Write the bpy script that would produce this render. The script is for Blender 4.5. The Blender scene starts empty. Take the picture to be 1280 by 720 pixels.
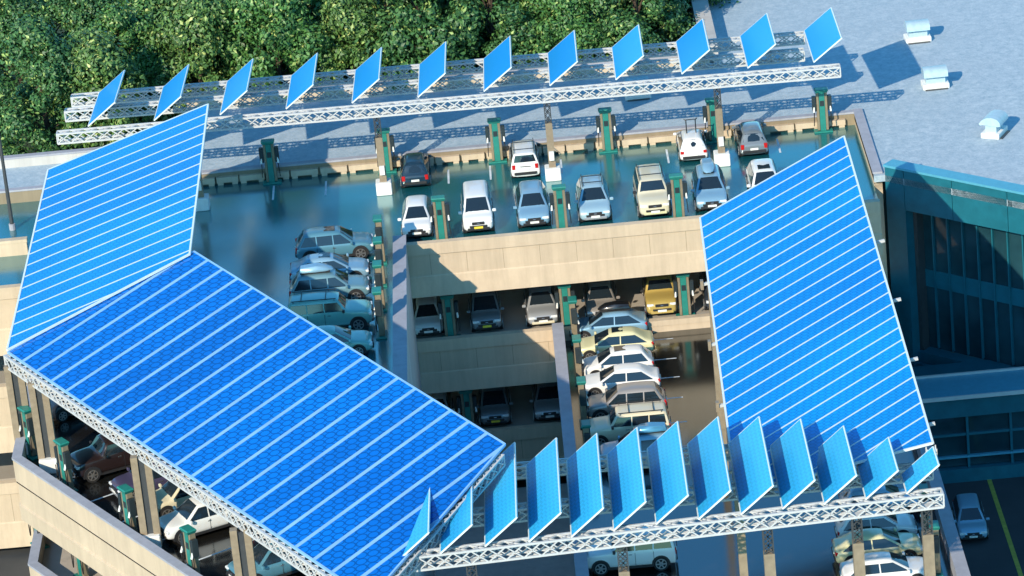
import bpy, math, random
from mathutils import Vector, Matrix
random.seed(7)
R = math.radians
sc = bpy.context.scene
COL = sc.collection

# ------------------------------------------------------------------ camera
F, PITCH, ROLL, YAW, DIST = 4950.0, 22.5, 5.5, -0.5, 225.0
cp, sp = math.cos(R(PITCH)), math.sin(R(PITCH))
FWD = Vector((math.sin(R(YAW))*cp, math.cos(R(YAW))*cp, -sp))
r0 = Vector((math.cos(R(YAW)), -math.sin(R(YAW)), 0)); u0 = r0.cross(FWD)
RIGHT = math.cos(R(ROLL))*r0 - math.sin(R(ROLL))*u0
UP = math.sin(R(ROLL))*r0 + math.cos(R(ROLL))*u0
POS = -FWD*DIST
cam_d = bpy.data.cameras.new('camera'); cam = bpy.data.objects.new('camera', cam_d); COL.objects.link(cam)
cam.matrix_world = Matrix(((RIGHT.x, UP.x, -FWD.x, POS.x), (RIGHT.y, UP.y, -FWD.y, POS.y), (RIGHT.z, UP.z, -FWD.z, POS.z), (0, 0, 0, 1)))
cam_d.sensor_width = 36; cam_d.lens = F/1280*36; cam_d.clip_end = 3000; cam_d.clip_start = 1
sc.camera = cam

def ray(px, py): return FWD*F + RIGHT*(px-640) - UP*(py-360)
def atz(px, py, z=0.0):                       # site survey: where a sight line meets the level z
    d = ray(px, py); return POS + d*((z-POS.z)/d.z)
def aty(px, py, y):
    d = ray(px, py); return POS + d*((y-POS.y)/d.y)
def atplane(px, py, p, n):
    d = ray(px, py); return POS + d*((p-POS).dot(n)/d.dot(n))

# ------------------------------------------------------------------ materials
class NT:
    def __init__(s, name):
        s.m = bpy.data.materials.new(name); s.m.use_nodes = True
        s.t = s.m.node_tree; s.b = s.t.nodes['Principled BSDF']
    def n(s, typ, **kw):
        nd = s.t.nodes.new(typ)
        for k, v in kw.items():
            if k[0] == 'i' and k[1:].isdigit(): nd.inputs[int(k[1:])].default_value = v
            elif k in nd.inputs: nd.inputs[k].default_value = v
            else: setattr(nd, k, v)
        return nd
    def l(s, a, b): s.t.links.new(a, b)
    def math(s, op, a, b=None, c=None):
        nd = s.n('ShaderNodeMath', operation=op)
        for i, v in enumerate((a, b, c)):
            if v is None: continue
            if isinstance(v, (int, float)): nd.inputs[i].default_value = v
            else: s.l(v, nd.inputs[i])
        return nd.outputs[0]
    def vmath(s, op, a, b=None):
        nd = s.n('ShaderNodeVectorMath', operation=op)
        for i, v in enumerate((a, b)):
            if v is None: continue
            if isinstance(v, (tuple, list)): nd.inputs[i].default_value = v
            else: s.l(v, nd.inputs[i])
        return nd
    def mix(s, fac, a, b):
        nd = s.n('ShaderNodeMix', data_type='RGBA')
        for i, v in ((0, fac), (6, a), (7, b)):
            if isinstance(v, (int, float)): nd.inputs[i].default_value = v
            elif isinstance(v, (tuple, list)): nd.inputs[i].default_value = (*v[:3], 1)
            else: s.l(v, nd.inputs[i])
        return nd.outputs[2]
    def ramp(s, fac, stops):
        nd = s.n('ShaderNodeValToRGB'); e = nd.color_ramp.elements
        while len(e) < len(stops): e.new(0.5)
        for el, (p, c) in zip(e, stops): el.position = p; el.color = (*c, 1) if len(c) == 3 else c
        s.l(fac, nd.inputs[0]); return nd.outputs[0]
    def noise(s, scale, detail=4, rough=.6, vec=None):
        nd = s.n('ShaderNodeTexNoise', Scale=scale, Detail=detail, Roughness=rough)
        if vec is None: vec = s.n('ShaderNodeTexCoord').outputs['Object']
        s.l(vec, nd.inputs['Vector']); return nd.outputs['Fac']
    def col(s, v):
        if isinstance(v, (tuple, list)): s.b.inputs['Base Color'].default_value = (*v[:3], 1)
        else: s.l(v, s.b.inputs['Base Color'])
    def set(s, **kw):
        for k, v in kw.items():
            k = k.replace('_', ' ')
            if isinstance(v, (int, float, tuple)): s.b.inputs[k].default_value = v
            else: s.l(v, s.b.inputs[k])
        return s
    def bump(s, h, strength=.3, dist=.02):
        nd = s.n('ShaderNodeBump', Strength=strength, Distance=dist); s.l(h, nd.inputs['Height']); s.l(nd.outputs[0], s.b.inputs['Normal'])

M = {}
def plain(name, c, rough=.5, metal=0., var=.12, vs=3., **kw):
    t = NT(name); f = t.noise(vs, 5)
    a = tuple(x*(1-var) for x in c); b = tuple(min(1, x*(1+var)) for x in c)
    t.col(t.ramp(f, [(.3, a), (.7, b)])); t.set(Roughness=rough, Metallic=metal, **kw); M[name] = t.m; return t.m
plain('white_steel', (.52, .53, .53), .45, var=.06)
plain('tan_steel', (.26, .205, .14), .5, var=.15)
plain('dark_steel', (.05, .055, .06), .45)
plain('white_block', (.75, .75, .72), .6, var=.05)
plain('charger_green', (.02, .20, .165), .35, var=.1)
plain('charger_dark', (.02, .03, .035), .4)
plain('charger_tan', (.22, .18, .12), .5)
plain('rubber', (.015, .015, .016), .8)
plain('black_plastic', (.02, .02, .022), .5)
plain('rim', (.45, .44, .42), .3, .8)
plain('chrome', (.6, .6, .6), .2, .9)
plain('lamp_clear', (.7, .72, .72), .12)
plain('lamp_red', (.45, .012, .01), .2)
plain('plate_white', (.75, .75, .7), .5)
plain('plate_yellow', (.75, .6, .05), .5)
plain('line_white', (.6, .66, .7), .6, var=.25, vs=2)
plain('line_yellow', (.40, .36, .06), .7, var=.2)
plain('vent_metal', (.40, .54, .60), .4, .1)
plain('tree_bark', (.07, .05, .035), .9, var=.4, vs=6)
plain('shaded_teal_clad', (.010, .12, .165), .35, var=.15, vs=1.2)  # dark teal carries the shade that nothing casts on the glass building
plain('pale_teal', (.08, .32, .44), .35, var=.08)
plain('box_dark', (.02, .024, .03), .3)
t = NT('car_glass'); t.col((.012, .02, .028)); t.set(Roughness=.06, IOR=1.6, Specular_IOR_Level=.7); M['car_glass'] = t.m
t = NT('facade_glass'); f = t.noise(.25, 3); t.col(t.ramp(f, [(.35, (.008, .032, .044)), (.65, (.02, .07, .09))])); t.set(Roughness=.06, IOR=1.5); M['facade_glass'] = t.m

def concrete(name, c, joint=True, warm=None):
    t = NT(name); tc = t.n('ShaderNodeTexCoord').outputs['Object']
    n1 = t.noise(.35, 6, .65, tc); n2 = t.noise(9, 4, .7, tc)
    st = t.n('ShaderNodeMapping', Scale=(1.6, 1.6, .12)); t.l(tc, st.inputs[0]); n3 = t.noise(1.0, 5, .7, st.outputs[0])
    base = t.ramp(n1, [(.3, tuple(x*.86 for x in c)), (.7, tuple(x*1.08 for x in c))])
    base = t.mix(t.ramp(n3, [(.42, (0, 0, 0)), (.78, (.62, .62, .62))]), base, tuple(x*.62 for x in c))
    base = t.mix(t.math('MULTIPLY', n2, .25), base, tuple(x*.75 for x in c))
    t.col(base); t.set(Roughness=.75); t.bump(n2, .25, .02); M[name] = t.m; return t.m
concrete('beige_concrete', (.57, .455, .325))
concrete('shaded_concrete', (.26, .21, .14))  # darker copy of the beige: the rear kerb wall's shade put into the colour
concrete('pale_concrete', (.54, .52, .49))
concrete('grey_parapet', (.36, .37, .42))

def deck_material(name, c0, c1, cs, tint, ior, r0=.03):
    t = NT(name); tc = t.n('ShaderNodeTexCoord').outputs['Object']
    n1 = t.noise(.18, 6, .62, tc); n2 = t.noise(1.1, 6, .7, tc); n3 = t.noise(14, 3, .6, tc); n4 = t.noise(.09, 3, .5, tc)
    c = t.ramp(n1, [(.3, c0), (.7, c1)])
    stain = t.ramp(n2, [(.56, (0, 0, 0)), (.78, (.3, .3, .3))])
    c = t.mix(stain, c, cs); t.col(c)
    ro = t.math('ADD', t.math('MULTIPLY', n2, .10), r0)
    t.set(Roughness=ro, IOR=ior, Specular_Tint=(*tint, 1)); t.bump(n3, .05, .01); M[name] = t.m
deck_material('deck', (.005, .085, .115), (.008, .105, .135), (.02, .095, .115), (.78, 1, .97), 4.2, .13)  # teal base paints in the sky that the top floor reflects
deck_material('deck_no_sky', (.007, .008, .008), (.014, .013, .012), (.028, .024, .020), (.9, .96, 1), 2.5, .08)  # same floor darker, no sky put in
deck_material('deck_sky_teal', (.003, .045, .075), (.005, .06, .09), (.012, .05, .07), (.45, .9, 1), 3.2, .1)  # near floor: blue of the reflected sky painted in as base colour
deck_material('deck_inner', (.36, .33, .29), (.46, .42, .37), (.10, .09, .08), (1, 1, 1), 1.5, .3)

def roof_material():
    t = NT('roof_felt'); tc = t.n('ShaderNodeTexCoord').outputs['Object']
    n1 = t.noise(.12, 5, .6, tc); n2 = t.noise(2.2, 4, .75, tc); n3 = t.noise(7, 3, .8, tc)
    c = t.ramp(n2, [(.3, (.24, .34, .41)), (.5, (.33, .43, .50)), (.72, (.48, .56, .61))])
    c = t.mix(t.ramp(n1, [(.35, (0, 0, 0)), (.7, (.5, .5, .5))]), c, (.31, .40, .47))
    c = t.mix(t.ramp(n3, [(.45, (0, 0, 0)), (.75, (.55, .55, .55))]), c, (.54, .59, .62))
    t.col(c); t.set(Roughness=.85); t.bump(n3, .5, .05); M['roof'] = t.m
roof_material()

def asphalt():
    t = NT('asphalt'); n1 = t.noise(.3, 5); n2 = t.noise(12, 4)
    t.col(t.mix(t.math('MULTIPLY', n2, .5), t.ramp(n1, [(.3, (.022, .028, .034)), (.7, (.045, .05, .056))]), (.07, .07, .07)))
    t.set(Roughness=.8); M['asphalt'] = t.m
asphalt()
def lawn():
    t = NT('lawn'); n1 = t.noise(.3, 6); n2 = t.noise(6, 4)
    t.col(t.mix(t.math('MULTIPLY', n2, .5), t.ramp(n1, [(.3, (.012, .026, .010)), (.7, (.035, .06, .02))]), (.05, .075, .03)))
    t.set(Roughness=.9); M['lawn'] = t.m
lawn()
def leaf(name, a, b, c):
    t = NT(name); oi = t.n('ShaderNodeNewGeometry').outputs['Random Per Island']
    t.col(t.ramp(oi, [(0, a), (.6, b), (.9, b), (1, c)])); t.set(Roughness=.5, Subsurface_Weight=0.0)
    M[name] = t.m
leaf('leaf_green', (.026, .09, .024), (.078, .205, .045), (.46, .54, .17))
leaf('leaf_dark', (.020, .072, .024), (.056, .155, .040), (.36, .47, .13))
leaf('leaf_olive', (.032, .082, .024), (.10, .205, .045), (.48, .54, .17))

def panel_material(name, c0, c1, period, line, rough=.12, spec=.5, ink=.7):
    # cells: outlines of rounded cells on a staggered grid, printed on the glass
    t = NT(name); tc = t.n('ShaderNodeTexCoord').outputs['Object']
    n1 = t.noise(.07, 3, .5, tc)
    base = t.ramp(n1, [(.3, c0), (.7, c1)])
    rnd = t.n('ShaderNodeObjectInfo').outputs['Random']; n2 = t.noise(2.5, 5, .7, tc)
    hs = t.n('ShaderNodeHueSaturation'); t.l(base, hs.inputs['Color'])
    t.l(t.math('ADD', t.math('ADD', t.math('MULTIPLY', rnd, .14), .86), t.math('MULTIPLY', n2, .14)), hs.inputs['Value']); base = hs.outputs[0]
    a, b = period
    ds = []
    for ox, oy in ((0, 0), (.5, .5)):
        mp = t.vmath('ADD', t.vmath('MULTIPLY', tc, (1/a, 1/b, 0)).outputs[0], (ox, oy, 0)).outputs[0]
        fr = t.vmath('SUBTRACT', t.vmath('FRACTION', mp).outputs[0], (.5, .5, 0)).outputs[0]
        fr = t.vmath('MULTIPLY', fr, (1, 1, 0)).outputs[0]
        ds.append(t.vmath('LENGTH', fr).outputs['Value'])
    d = t.math('MINIMUM', ds[0], ds[1])
    ln = t.math('LESS_THAN', t.math('ABSOLUTE', t.math('SUBTRACT', d, .33)), line)
    c = t.mix(t.math('MULTIPLY', ln, ink), base, tuple(x*.35 for x in c0)); t.col(c)
    t.set(Roughness=rough, IOR=1.5, Specular_IOR_Level=spec, Specular_Tint=(.25, .65, 1, 1)); M[name] = t.m
panel_material('panel_deep', (.001, .13, .55), (.001, .19, .70), (.8, .76), .045)
panel_material('panel_azure', (.001, .20, .66), (.004, .33, .78), (.5, .5), .05, .2, .3, .4)
panel_material('panel_cyan', (.03, .42, .82), (.04, .46, .86), (.5, .5), .06, .3, .15, .32)
panel_material('panel_sky', (.012, .30, .78), (.016, .34, .82), (.5, .5), .0, .3, .15)
plain('panel_back', (.01, .012, .05), .4)
plain('seam_blue', (.24, .46, .74), .35, var=.15, vs=.4)
plain('seam_white', (.66, .74, .76), .4, var=.05)

PAINTS = {}
def paint(name, c, metal=.0, rough=.32):
    if name not in PAINTS:
        t = NT('paint_'+name); t.col(c); t.set(Metallic=metal, Roughness=rough, Coat_Weight=.8, Coat_Roughness=.05); PAINTS[name] = t.m
    return PAINTS[name]
for nm, c, mt in [('white', (.72, .72, .70), 0), ('silver', (.42, .44, .46), .4), ('grey', (.20, .23, .25), .3), ('dark_grey', (.03, .042, .06), .2), ('black', (.012, .012, .014), 0),
                  ('yellow', (.62, .50, .14), .1), ('gold', (.50, .36, .10), .2), ('cream', (.62, .56, .40), 0), ('sea_green', (.16, .42, .39), .1), ('light_blue', (.24, .42, .55), .3),
                  ('mid_blue', (.08, .28, .46), .3), ('steel_blue', (.09, .24, .32), .2), ('teal_grey', (.15, .29, .34), .2), ('ice_blue', (.34, .50, .58), .2), ('navy', (.012, .035, .06), .2), ('brown', (.022, .013, .013), .1), ('purple', (.07, .06, .12), .2), ('warm_silver', (.34, .31, .28), .3), ('pale_yellow', (.66, .62, .36), .05)]:
    paint(nm, c, mt)

# ------------------------------------------------------------------ mesh builder
class MB:
    def __init__(s): s.v = []; s.f = []
    def add(s, vs, fs):
        o = len(s.v); s.v += [Vector(v) for v in vs]; s.f += [tuple(i+o for i in f) for f in fs]; return s
    def box(s, c, sz, rot=None):
        x, y, z = (k/2 for k in sz); P = [(-x, -y, -z), (x, -y, -z), (x, y, -z), (-x, y, -z), (-x, -y, z), (x, -y, z), (x, y, z), (-x, y, z)]
        P = [Vector(p) for p in P]
        if rot: P = [rot @ p for p in P]
        return s.add([p+Vector(c) for p in P], [(0, 3, 2, 1), (4, 5, 6, 7), (0, 1, 5, 4), (1, 2, 6, 5), (2, 3, 7, 6), (3, 0, 4, 7)])
    def bbox(s, a, b):
        return s.box([(p+q)/2 for p, q in zip(a, b)], [abs(q-p) for p, q in zip(a, b)])
    def cbox(s, c, sz, ch=.03):                      # box with chamfered edges (octagonal in plan, chamfered top)
        x, y, z = (k/2 for k in sz); ring = lambda a, b, h: [(c[0]+p, c[1]+q, c[2]+h) for p, q in ((-a+ch, -b), (a-ch, -b), (a, -b+ch), (a, b-ch), (a-ch, b), (-a+ch, b), (-a, b-ch), (-a, -b+ch))]
        L = [ring(x-ch, y-ch, -z), ring(x, y, -z+ch), ring(x, y, z-ch), ring(x-ch, y-ch, z)]
        return s.loft(L, True)
    def loft(s, rings, cap=True):
        n = len(rings[0]); o = len(s.v); vs = [p for r in rings for p in r]; fs = []
        for i in range(len(rings)-1):
            for j in range(n):
                k = (j+1) % n; fs.append((i*n+j, i*n+k, (i+1)*n+k, (i+1)*n+j))
        if cap:
            fs.append(tuple(reversed(range(n)))); fs.append(tuple(range((len(rings)-1)*n, len(rings)*n)))
        return s.add(vs, fs)
    def bar(s, a, b, r=.04, n=4, r2=None):
        a = Vector(a); b = Vector(b); d = (b-a)
        if d.length < 1e-6: return s
        d.normalize(); q = Vector((0, 0, 1)) if abs(d.z) < .9 else Vector((1, 0, 0))
        e1 = d.cross(q).normalized(); e2 = d.cross(e1); r2 = r if r2 is None else r2
        ring = lambda p, rr: [p + e1*rr*math.cos(2*math.pi*(k+.5)/n) + e2*rr*math.sin(2*math.pi*(k+.5)/n) for k in range(n)]
        return s.loft([list(reversed(ring(a, r))), list(reversed(ring(b, r2)))], True)
    def tube(s, pts, r, n=6):
        for p, q in zip(pts, pts[1:]): s.bar(p, q, r, n)
        return s
    def cyl(s, c, r, h, axis='z', n=20):
        ax = {'x': Vector((1, 0, 0)), 'y': Vector((0, 1, 0)), 'z': Vector((0, 0, 1))}[axis]; c = Vector(c)
        return s.bar(c-ax*h/2, c+ax*h/2, r, n)
    def prism(s, poly, z0, z1):                      # poly: (x, y) counter-clockwise
        n = len(poly); b = [(x, y, z0) for x, y in poly]; t = [(x, y, z1) for x, y in poly]
        return s.loft([b, t], True)
    def extr(s, prof, x0, x1):                       # profile in (y, z) swept along x
        return s.loft([[(x0, y, z) for y, z in prof], [(x1, y, z) for y, z in prof]], True)
    def build(s, name, mat, parent=None, off=None, smooth=None):
        me = bpy.data.meshes.new(name)
        vs = s.v if off is None else [v-Vector(off) for v in s.v]
        me.from_pydata([tuple(v) for v in vs], [], s.f); me.materials.append(mat if not isinstance(mat, str) else M[mat])
        import bmesh
        bm = bmesh.new(); bm.from_mesh(me); bmesh.ops.recalc_face_normals(bm, faces=bm.faces); bm.to_mesh(me); bm.free()
        if smooth is not None:
            me.shade_smooth(); me.set_sharp_from_angle(angle=R(smooth))
        me.update()
        o = bpy.data.objects.new(name, me); COL.objects.link(o)
        if parent is not None: o.parent = parent
        return o

LONG = []
def tag(o, label=None, cat=None, group=None, kind=None):
    if label and len(label.split()) > 16: print('LONG', label)
    if label: o['label'] = label
    if cat: o['category'] = cat
    if group: o['group'] = group
    if kind: o['kind'] = kind
    return o
def thing(name, label, cat, loc=(0, 0, 0), rz=0., group=None):
    o = bpy.data.objects.new(name, None); COL.objects.link(o); o.location = loc; o.rotation_euler = (0, 0, rz); o.empty_display_size = .3
    return tag(o, label, cat, group)
def struct(name, mb, mat, label=None, cat=None):
    o = mb.build(name, mat); o['kind'] = 'structure'
    if label and len(label.split()) > 16: print('LONG', label)
    if label: o['label'] = label
    if cat: o['category'] = cat
    return o
def dup(root, loc, rz=None, label=None):
    r = root.copy(); COL.objects.link(r); r.location = loc
    if rz is not None: r.rotation_euler = (0, 0, rz)
    if label and len(label.split()) > 16: print('LONG', label)
    if label: r['label'] = label
    for ch in list(root.children):
        c = ch.copy(); COL.objects.link(c); c.parent = r
        for g in ch.children:
            d = g.copy(); COL.objects.link(d); d.parent = c
    return r
def move_first(root, loc, rz, label):
    root.location = loc; root.rotation_euler = (0, 0, rz); root['label'] = label

# ------------------------------------------------------------------ levels
Z0, Z1, Z2, ZR, ZS = 0.0, -6.2, -12.4, -6.7, -16.0     # top deck, two lower decks, side deck, street
ROOFZ = 0.75
YF = atz(600, 298, .3).y            # plane of the fascia over the light well
YK = atz(640, 196, 0).y             # rear kerb of the top deck
XV = atz(508, 307, .3).x            # left side of the well
XM = atz(691, 410, Z1+.6).x         # dividing wall
XR = atz(1163, 603, ZR+1.1).x       # right side of the deck
XL = -27.2
print('YF %.2f YK %.2f XV %.2f XM %.2f XR %.2f' % (YF, YK, XV, XM, XR))
XE = XR + .6
YV = -29.0                          # near end of the well
XC = XV - .7                        # right end of the diagonal part of the top deck
PA = atz(16, 572, 1.0); PB = atz(238, 720, 1.0)
dd = Vector((PB.x-PA.x, PB.y-PA.y, 0)).normalized(); nn = Vector((dd.y, -dd.x, 0))   # along the slanted front, outwards
if nn.y > 0: nn = -nn
XL = PA.x
PE = PA + dd*((XC-PA.x)/dd.x)       # where the slanted front meets the right side
print('PA', PA, 'PE', PE)

# ---- ground, street, lawn
struct('ground', MB().prism([(-900, -600), (900, -600), (900, 1500), (-900, 1500)], ZS-1.0, ZS-.2), 'asphalt')
struct('road', MB().prism([(XE+.02, -140), (120, -140), (120, 7.2), (XE+.02, 7.2)], ZS-.3, ZS), 'asphalt')
yl = MB()
a = atz(1236, 598, ZS); b = atz(1277, 722, ZS); dy = (b-a).normalized()
p0 = a + dy*-1.0; p1 = a + dy*40; sx = Vector((.13, 0, 0))
yl.add([p0-sx, p0+sx, p1+sx, p1-sx], [(0, 1, 2, 3)]); yl.v = [v+Vector((0, 0, .006)) for v in yl.v]
struct('road_marking', yl, 'line_yellow')
RB = YK + 11.7                        # rear edge of the adjoining roof
struct('lawn', MB().prism([(-160, RB-8.5), (14.5, RB-8.5), (14.5, 400), (-160, 400)], ZS, -2.6), 'lawn')

# ---- parking decks (one sheet per level)
SA = atz(-10, 422, 0); SB = atz(478, 700, 0); sd = (SB-SA)/(SB.x-SA.x); SL = SA+sd*(PA.x-SA.x); SR = SA+sd*(XC-SA.x)
deck0 = MB()
deck0.prism([(XL-14, YF+.3), (XE, YF+.3), (XE, YK), (XL-14, YK)], -.45, Z0)
deck0.prism([(SL.x, SL.y), (SR.x, SR.y), (XC, YF+.296), (PA.x, YF+.296)], -.45, Z0)
struct('deck_top', deck0, 'deck')
struct('deck_front', MB().prism([(PA.x, PA.y), (PE.x, PE.y), (SR.x, SR.y-.004), (SL.x, SL.y-.004)], -.45, Z0), 'deck_no_sky')
deck1 = MB()
deck1.prism([(XL-14, YF+.3), (XE, YF+.3), (XE, YK), (XL-14, YK)], Z1-.45, Z1)
deck1.prism([(PA.x, PA.y), (PE.x, PE.y), (XC, YF+.296), (PA.x, YF+.296)], Z1-.45, Z1)
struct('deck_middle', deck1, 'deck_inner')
deck2 = MB()
deck2.prism([(XL-14, YF+.3), (XM, YF+.3), (XM, YK), (XL-14, YK)], Z2-.45, Z2)
deck2.prism([(PA.x, PA.y), (PE.x, PE.y), (XC, YF+.296), (PA.x, YF+.296)], Z2-.45, Z2)
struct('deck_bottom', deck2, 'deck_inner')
for z_, nm in ((Z0, 'soffit_upper'), (Z1, 'soffit_lower')):
    sf = MB(); sf.prism([(XL, YF+.4), (XE, YF+.4), (XE, YK), (XL, YK)], z_-.56, z_-.46); sf.prism([(PA.x+.5, PA.y+.5), (PE.x, PE.y+1), (XC, YF+.39), (PA.x+.5, YF+.39)], z_-.56, z_-.46)
    struct(nm, sf, 'pale_concrete')
decks = MB(); decks.prism([(XM+.6, YV), (XE, YV), (XE, YF-.003), (XM+.6, YF-.003)], ZR-.45, ZR)
decks.prism([(13.2, -80), (XE, -80), (XE, YV-.003), (13.2, YV-.003)], ZR-.45, ZR)
struct('deck_near', MB().prism([(XC, -80), (13.196, -80), (13.196, YV-.003), (XC, YV-.003)], ZR-.45, ZR), 'deck_sky_teal')
struct('deck_side', decks, 'deck_no_sky')
struct('well_floor', MB().prism([(XV, YV), (XM, YV), (XM, YF), (XV, YF)], ZS, ZS+.02), 'pale_concrete')

# ---- the car park's walls: every run of concrete is a thing
def prof_fascia(zt, h, y):
    return [(y+.38, zt), (y+.02, zt-.04), (y, zt-.75), (y+.09, zt-.78), (y+.09, zt-h*.62), (y+.04, zt-h*.64), (y-.14, zt-h), (y+.38, zt-h)]
def joints(mb, x0, x1, y, z0, z1, step):
    x = x0 + step*.6
    while x < x1-.3:
        mb.bbox((x-.012, y-.003, z0), (x+.012, y+.02, z1)); x += step
def fascia(label, x0, x1, zt, h, y, lip=True):
    o = thing('parapet_wall', label, 'parapet', ((x0+x1)/2, y, zt-h), 0)
    MB().extr(prof_fascia(zt, h, y), x0, x1).build('wall_panel', 'beige_concrete', o, o.location)
    j = MB(); joints(j, x0, x1, y+.09, zt-h*.61, zt-.8, 2.15); j.build('joint', 'tan_steel', o, o.location)
    return o
H = 3.35
fascia('long sunlit beige parapet over the light well, below the front row of the top deck', XV, XE, Z0+.32, H, YF)
fascia('half shaded beige parapet one level down, left of the dividing wall', XV, XM, Z1+.32, H, YF)
fascia('dark shaded parapet two levels down in the light well', XV, XM, Z2+.32, H, YF)
def wallbox(name, label, a, b, mat, cat='wall'):
    o = thing(name, label, cat, ((a[0]+b[0])/2, (a[1]+b[1])/2, min(a[2], b[2])))
    MB().bbox(a, b).build('wall_face', mat, o, o.location); return o
def capwall(label, a, b, mat, capmat, cap=.12, ov=.04):
    o = thing('parapet_wall', label, 'parapet', ((a[0]+b[0])/2, (a[1]+b[1])/2, a[2]))
    MB().bbox(a, (b[0], b[1], b[2]-cap)).build('wall_panel', mat, o, o.location)
    MB().bbox((a[0]-ov, a[1]-ov, b[2]-cap), (b[0]+ov, b[1]+ov, b[2])).build('coping', capmat, o, o.location); return o
capwall('long grey topped wall along the left side of the light well', (XC, YV, ZS), (XV, YF-.01, .95), 'pale_concrete', 'grey_parapet')
capwall('grey topped dividing wall between the light well and the lower side deck', (XM, YV, ZS), (XM+.6, YF-.16, Z1+.75), 'pale_concrete', 'grey_parapet')
capwall('low beige kerb wall between the middle deck and the lower side deck', (XM+.6, YF, ZR), (XE, YF+.35, Z1+.25), 'beige_concrete', 'beige_concrete', .35, .05)
capwall('grey topped wall along the right side of the lower deck above the road', (XR, -80, ZS), (XE, YF-.01, ZR+1.1), 'grey_parapet', 'grey_parapet')
wallbox('back_wall', 'shaded rear wall behind the middle and bottom deck cars', (XL-14, YK, ZS), (XE, YK+.3, -.455), 'pale_concrete')
wallbox('well_front_wall', 'concrete wall closing the near end of the light well', (XV+.01, YV-.35, ZS), (XM+.6, YV-.01, ZR-.46), 'pale_concrete')
wallbox('side_deck_wall', 'concrete wall between the slanted top deck and the lower front deck', (XC-.3, PE.y, ZS), (XC-.01, YV-.01, .9), 'pale_concrete')

def slanted_parapet(z, label):
    o = thing('parapet_wall', label, 'parapet', (PA.x, PA.y, z))
    w = .42
    def run(p, q, n, name, sec, mat):
        # sec: list of (outward offset, height)
        MB().loft([[p+n*u+Vector((0, 0, h)) for u, h in sec], [q+n*u+Vector((0, 0, h)) for u, h in sec]], True).build(name, mat, o, o.location)
    base = Vector((PA.x, PA.y, z)); end = Vector((PE.x, PE.y, z)); back = Vector((PA.x, YF+2, z)); nl = Vector((-1, 0, 0))
    face = [(0, .88), (0, -2.55), (-.12, -2.6), (-.42, -2.2), (-.42, .88)]
    face = [(0.02, .88), (0.02, -.35), (-.06, -.4), (-.06, -1.7), (.04, -1.75), (.04, -2.6), (-.42, -2.6), (-.42, .88)]
    run(base, end, nn, 'wall_panel', face, 'beige_concrete')
    run(base, back, nl, 'side_panel', face, 'beige_concrete')
    cap = [(.06, 1.0), (.06, .882), (-.46, .882), (-.46, 1.0)]
    run(base-dd*.02, end, nn, 'coping', cap, 'grey_parapet')
    run(base+Vector((0, .02, .003)), back, nl, 'coping', cap, 'grey_parapet')
    return o
slanted_parapet(Z0, 'slanted beige parapet with grey top along the front of the top deck')
slanted_parapet(Z1, 'slanted beige parapet of the deck below, at the bottom left corner')
slanted_parapet(Z2, 'slanted beige parapet two decks down below the left corner')
# kerb pipe along the slanted front of the top deck
mb = MB(); a = PA-nn*.62+dd*.8; b = PE-nn*.62
for k in range(24):
    p = a+(b-a)*(k/24); q = a+(b-a)*((k+.93)/24); mb.bar((p.x, p.y, .16), (q.x, q.y, .16), .11, 8)
tag(mb.build('bumper_rail', 'shaded_teal_clad'), 'dark teal bumper rail lying inside the slanted parapet', 'rail')

# rear kerb wall of the top deck with cut-outs
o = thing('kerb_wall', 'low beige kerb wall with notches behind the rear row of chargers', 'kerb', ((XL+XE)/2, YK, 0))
MB().bbox((XL-14, YK, -.45), (XE, YK+.3, ROOFZ)).build('wall_panel', 'shaded_concrete', o, o.location)
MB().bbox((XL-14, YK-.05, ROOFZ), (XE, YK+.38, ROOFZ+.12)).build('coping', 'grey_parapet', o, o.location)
mb = MB(); x = XL+1
while x < XE-1:
    w = random.uniform(1.3, 1.9); mb.bbox((x, YK-.28, .16), (x+w, YK-.002, .5)); mb.bbox((x+.05, YK-.25, 0), (x+.4, YK-.002, .16)); mb.bbox((x+w-.4, YK-.25, 0), (x+w-.05, YK-.002, .16)); x += w+random.uniform(.08, .16)
mb.build('wheel_stop', 'beige_concrete', o, o.location)

# ---- left wing seen beyond the canopies
YW = atz(20, 357, 1.0).y
for z, lab in ((Z0, 'upper beige parapet at the far left edge, beside the left canopy'), (Z1, 'beige parapet at the far left, one deck below the canopy corner'), (Z2, 'lowest beige parapet at the far left behind the slanted parapet')):
    fascia(lab, XL-14, XL-.5, z+.95, 4.2, YW)
for z, nm in ((Z0, 'deck_left_top'), (Z1, 'deck_left_middle'), (Z2, 'deck_left_bottom')):
    struct(nm, MB().prism([(XL-14, YW+.4), (XL-.004, YW+.4), (XL-.004, YF-.005), (XL-14, YF-.005)], z-.45, z-.004), 'deck')
YI = atz(20, 300, 1.0).y
capwall('narrow beige parapet crossing the deck at the far left', (XL-14, YI, 0), (XL-2, YI+.4, 1.0), 'beige_concrete', 'beige_concrete', .2)

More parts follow.
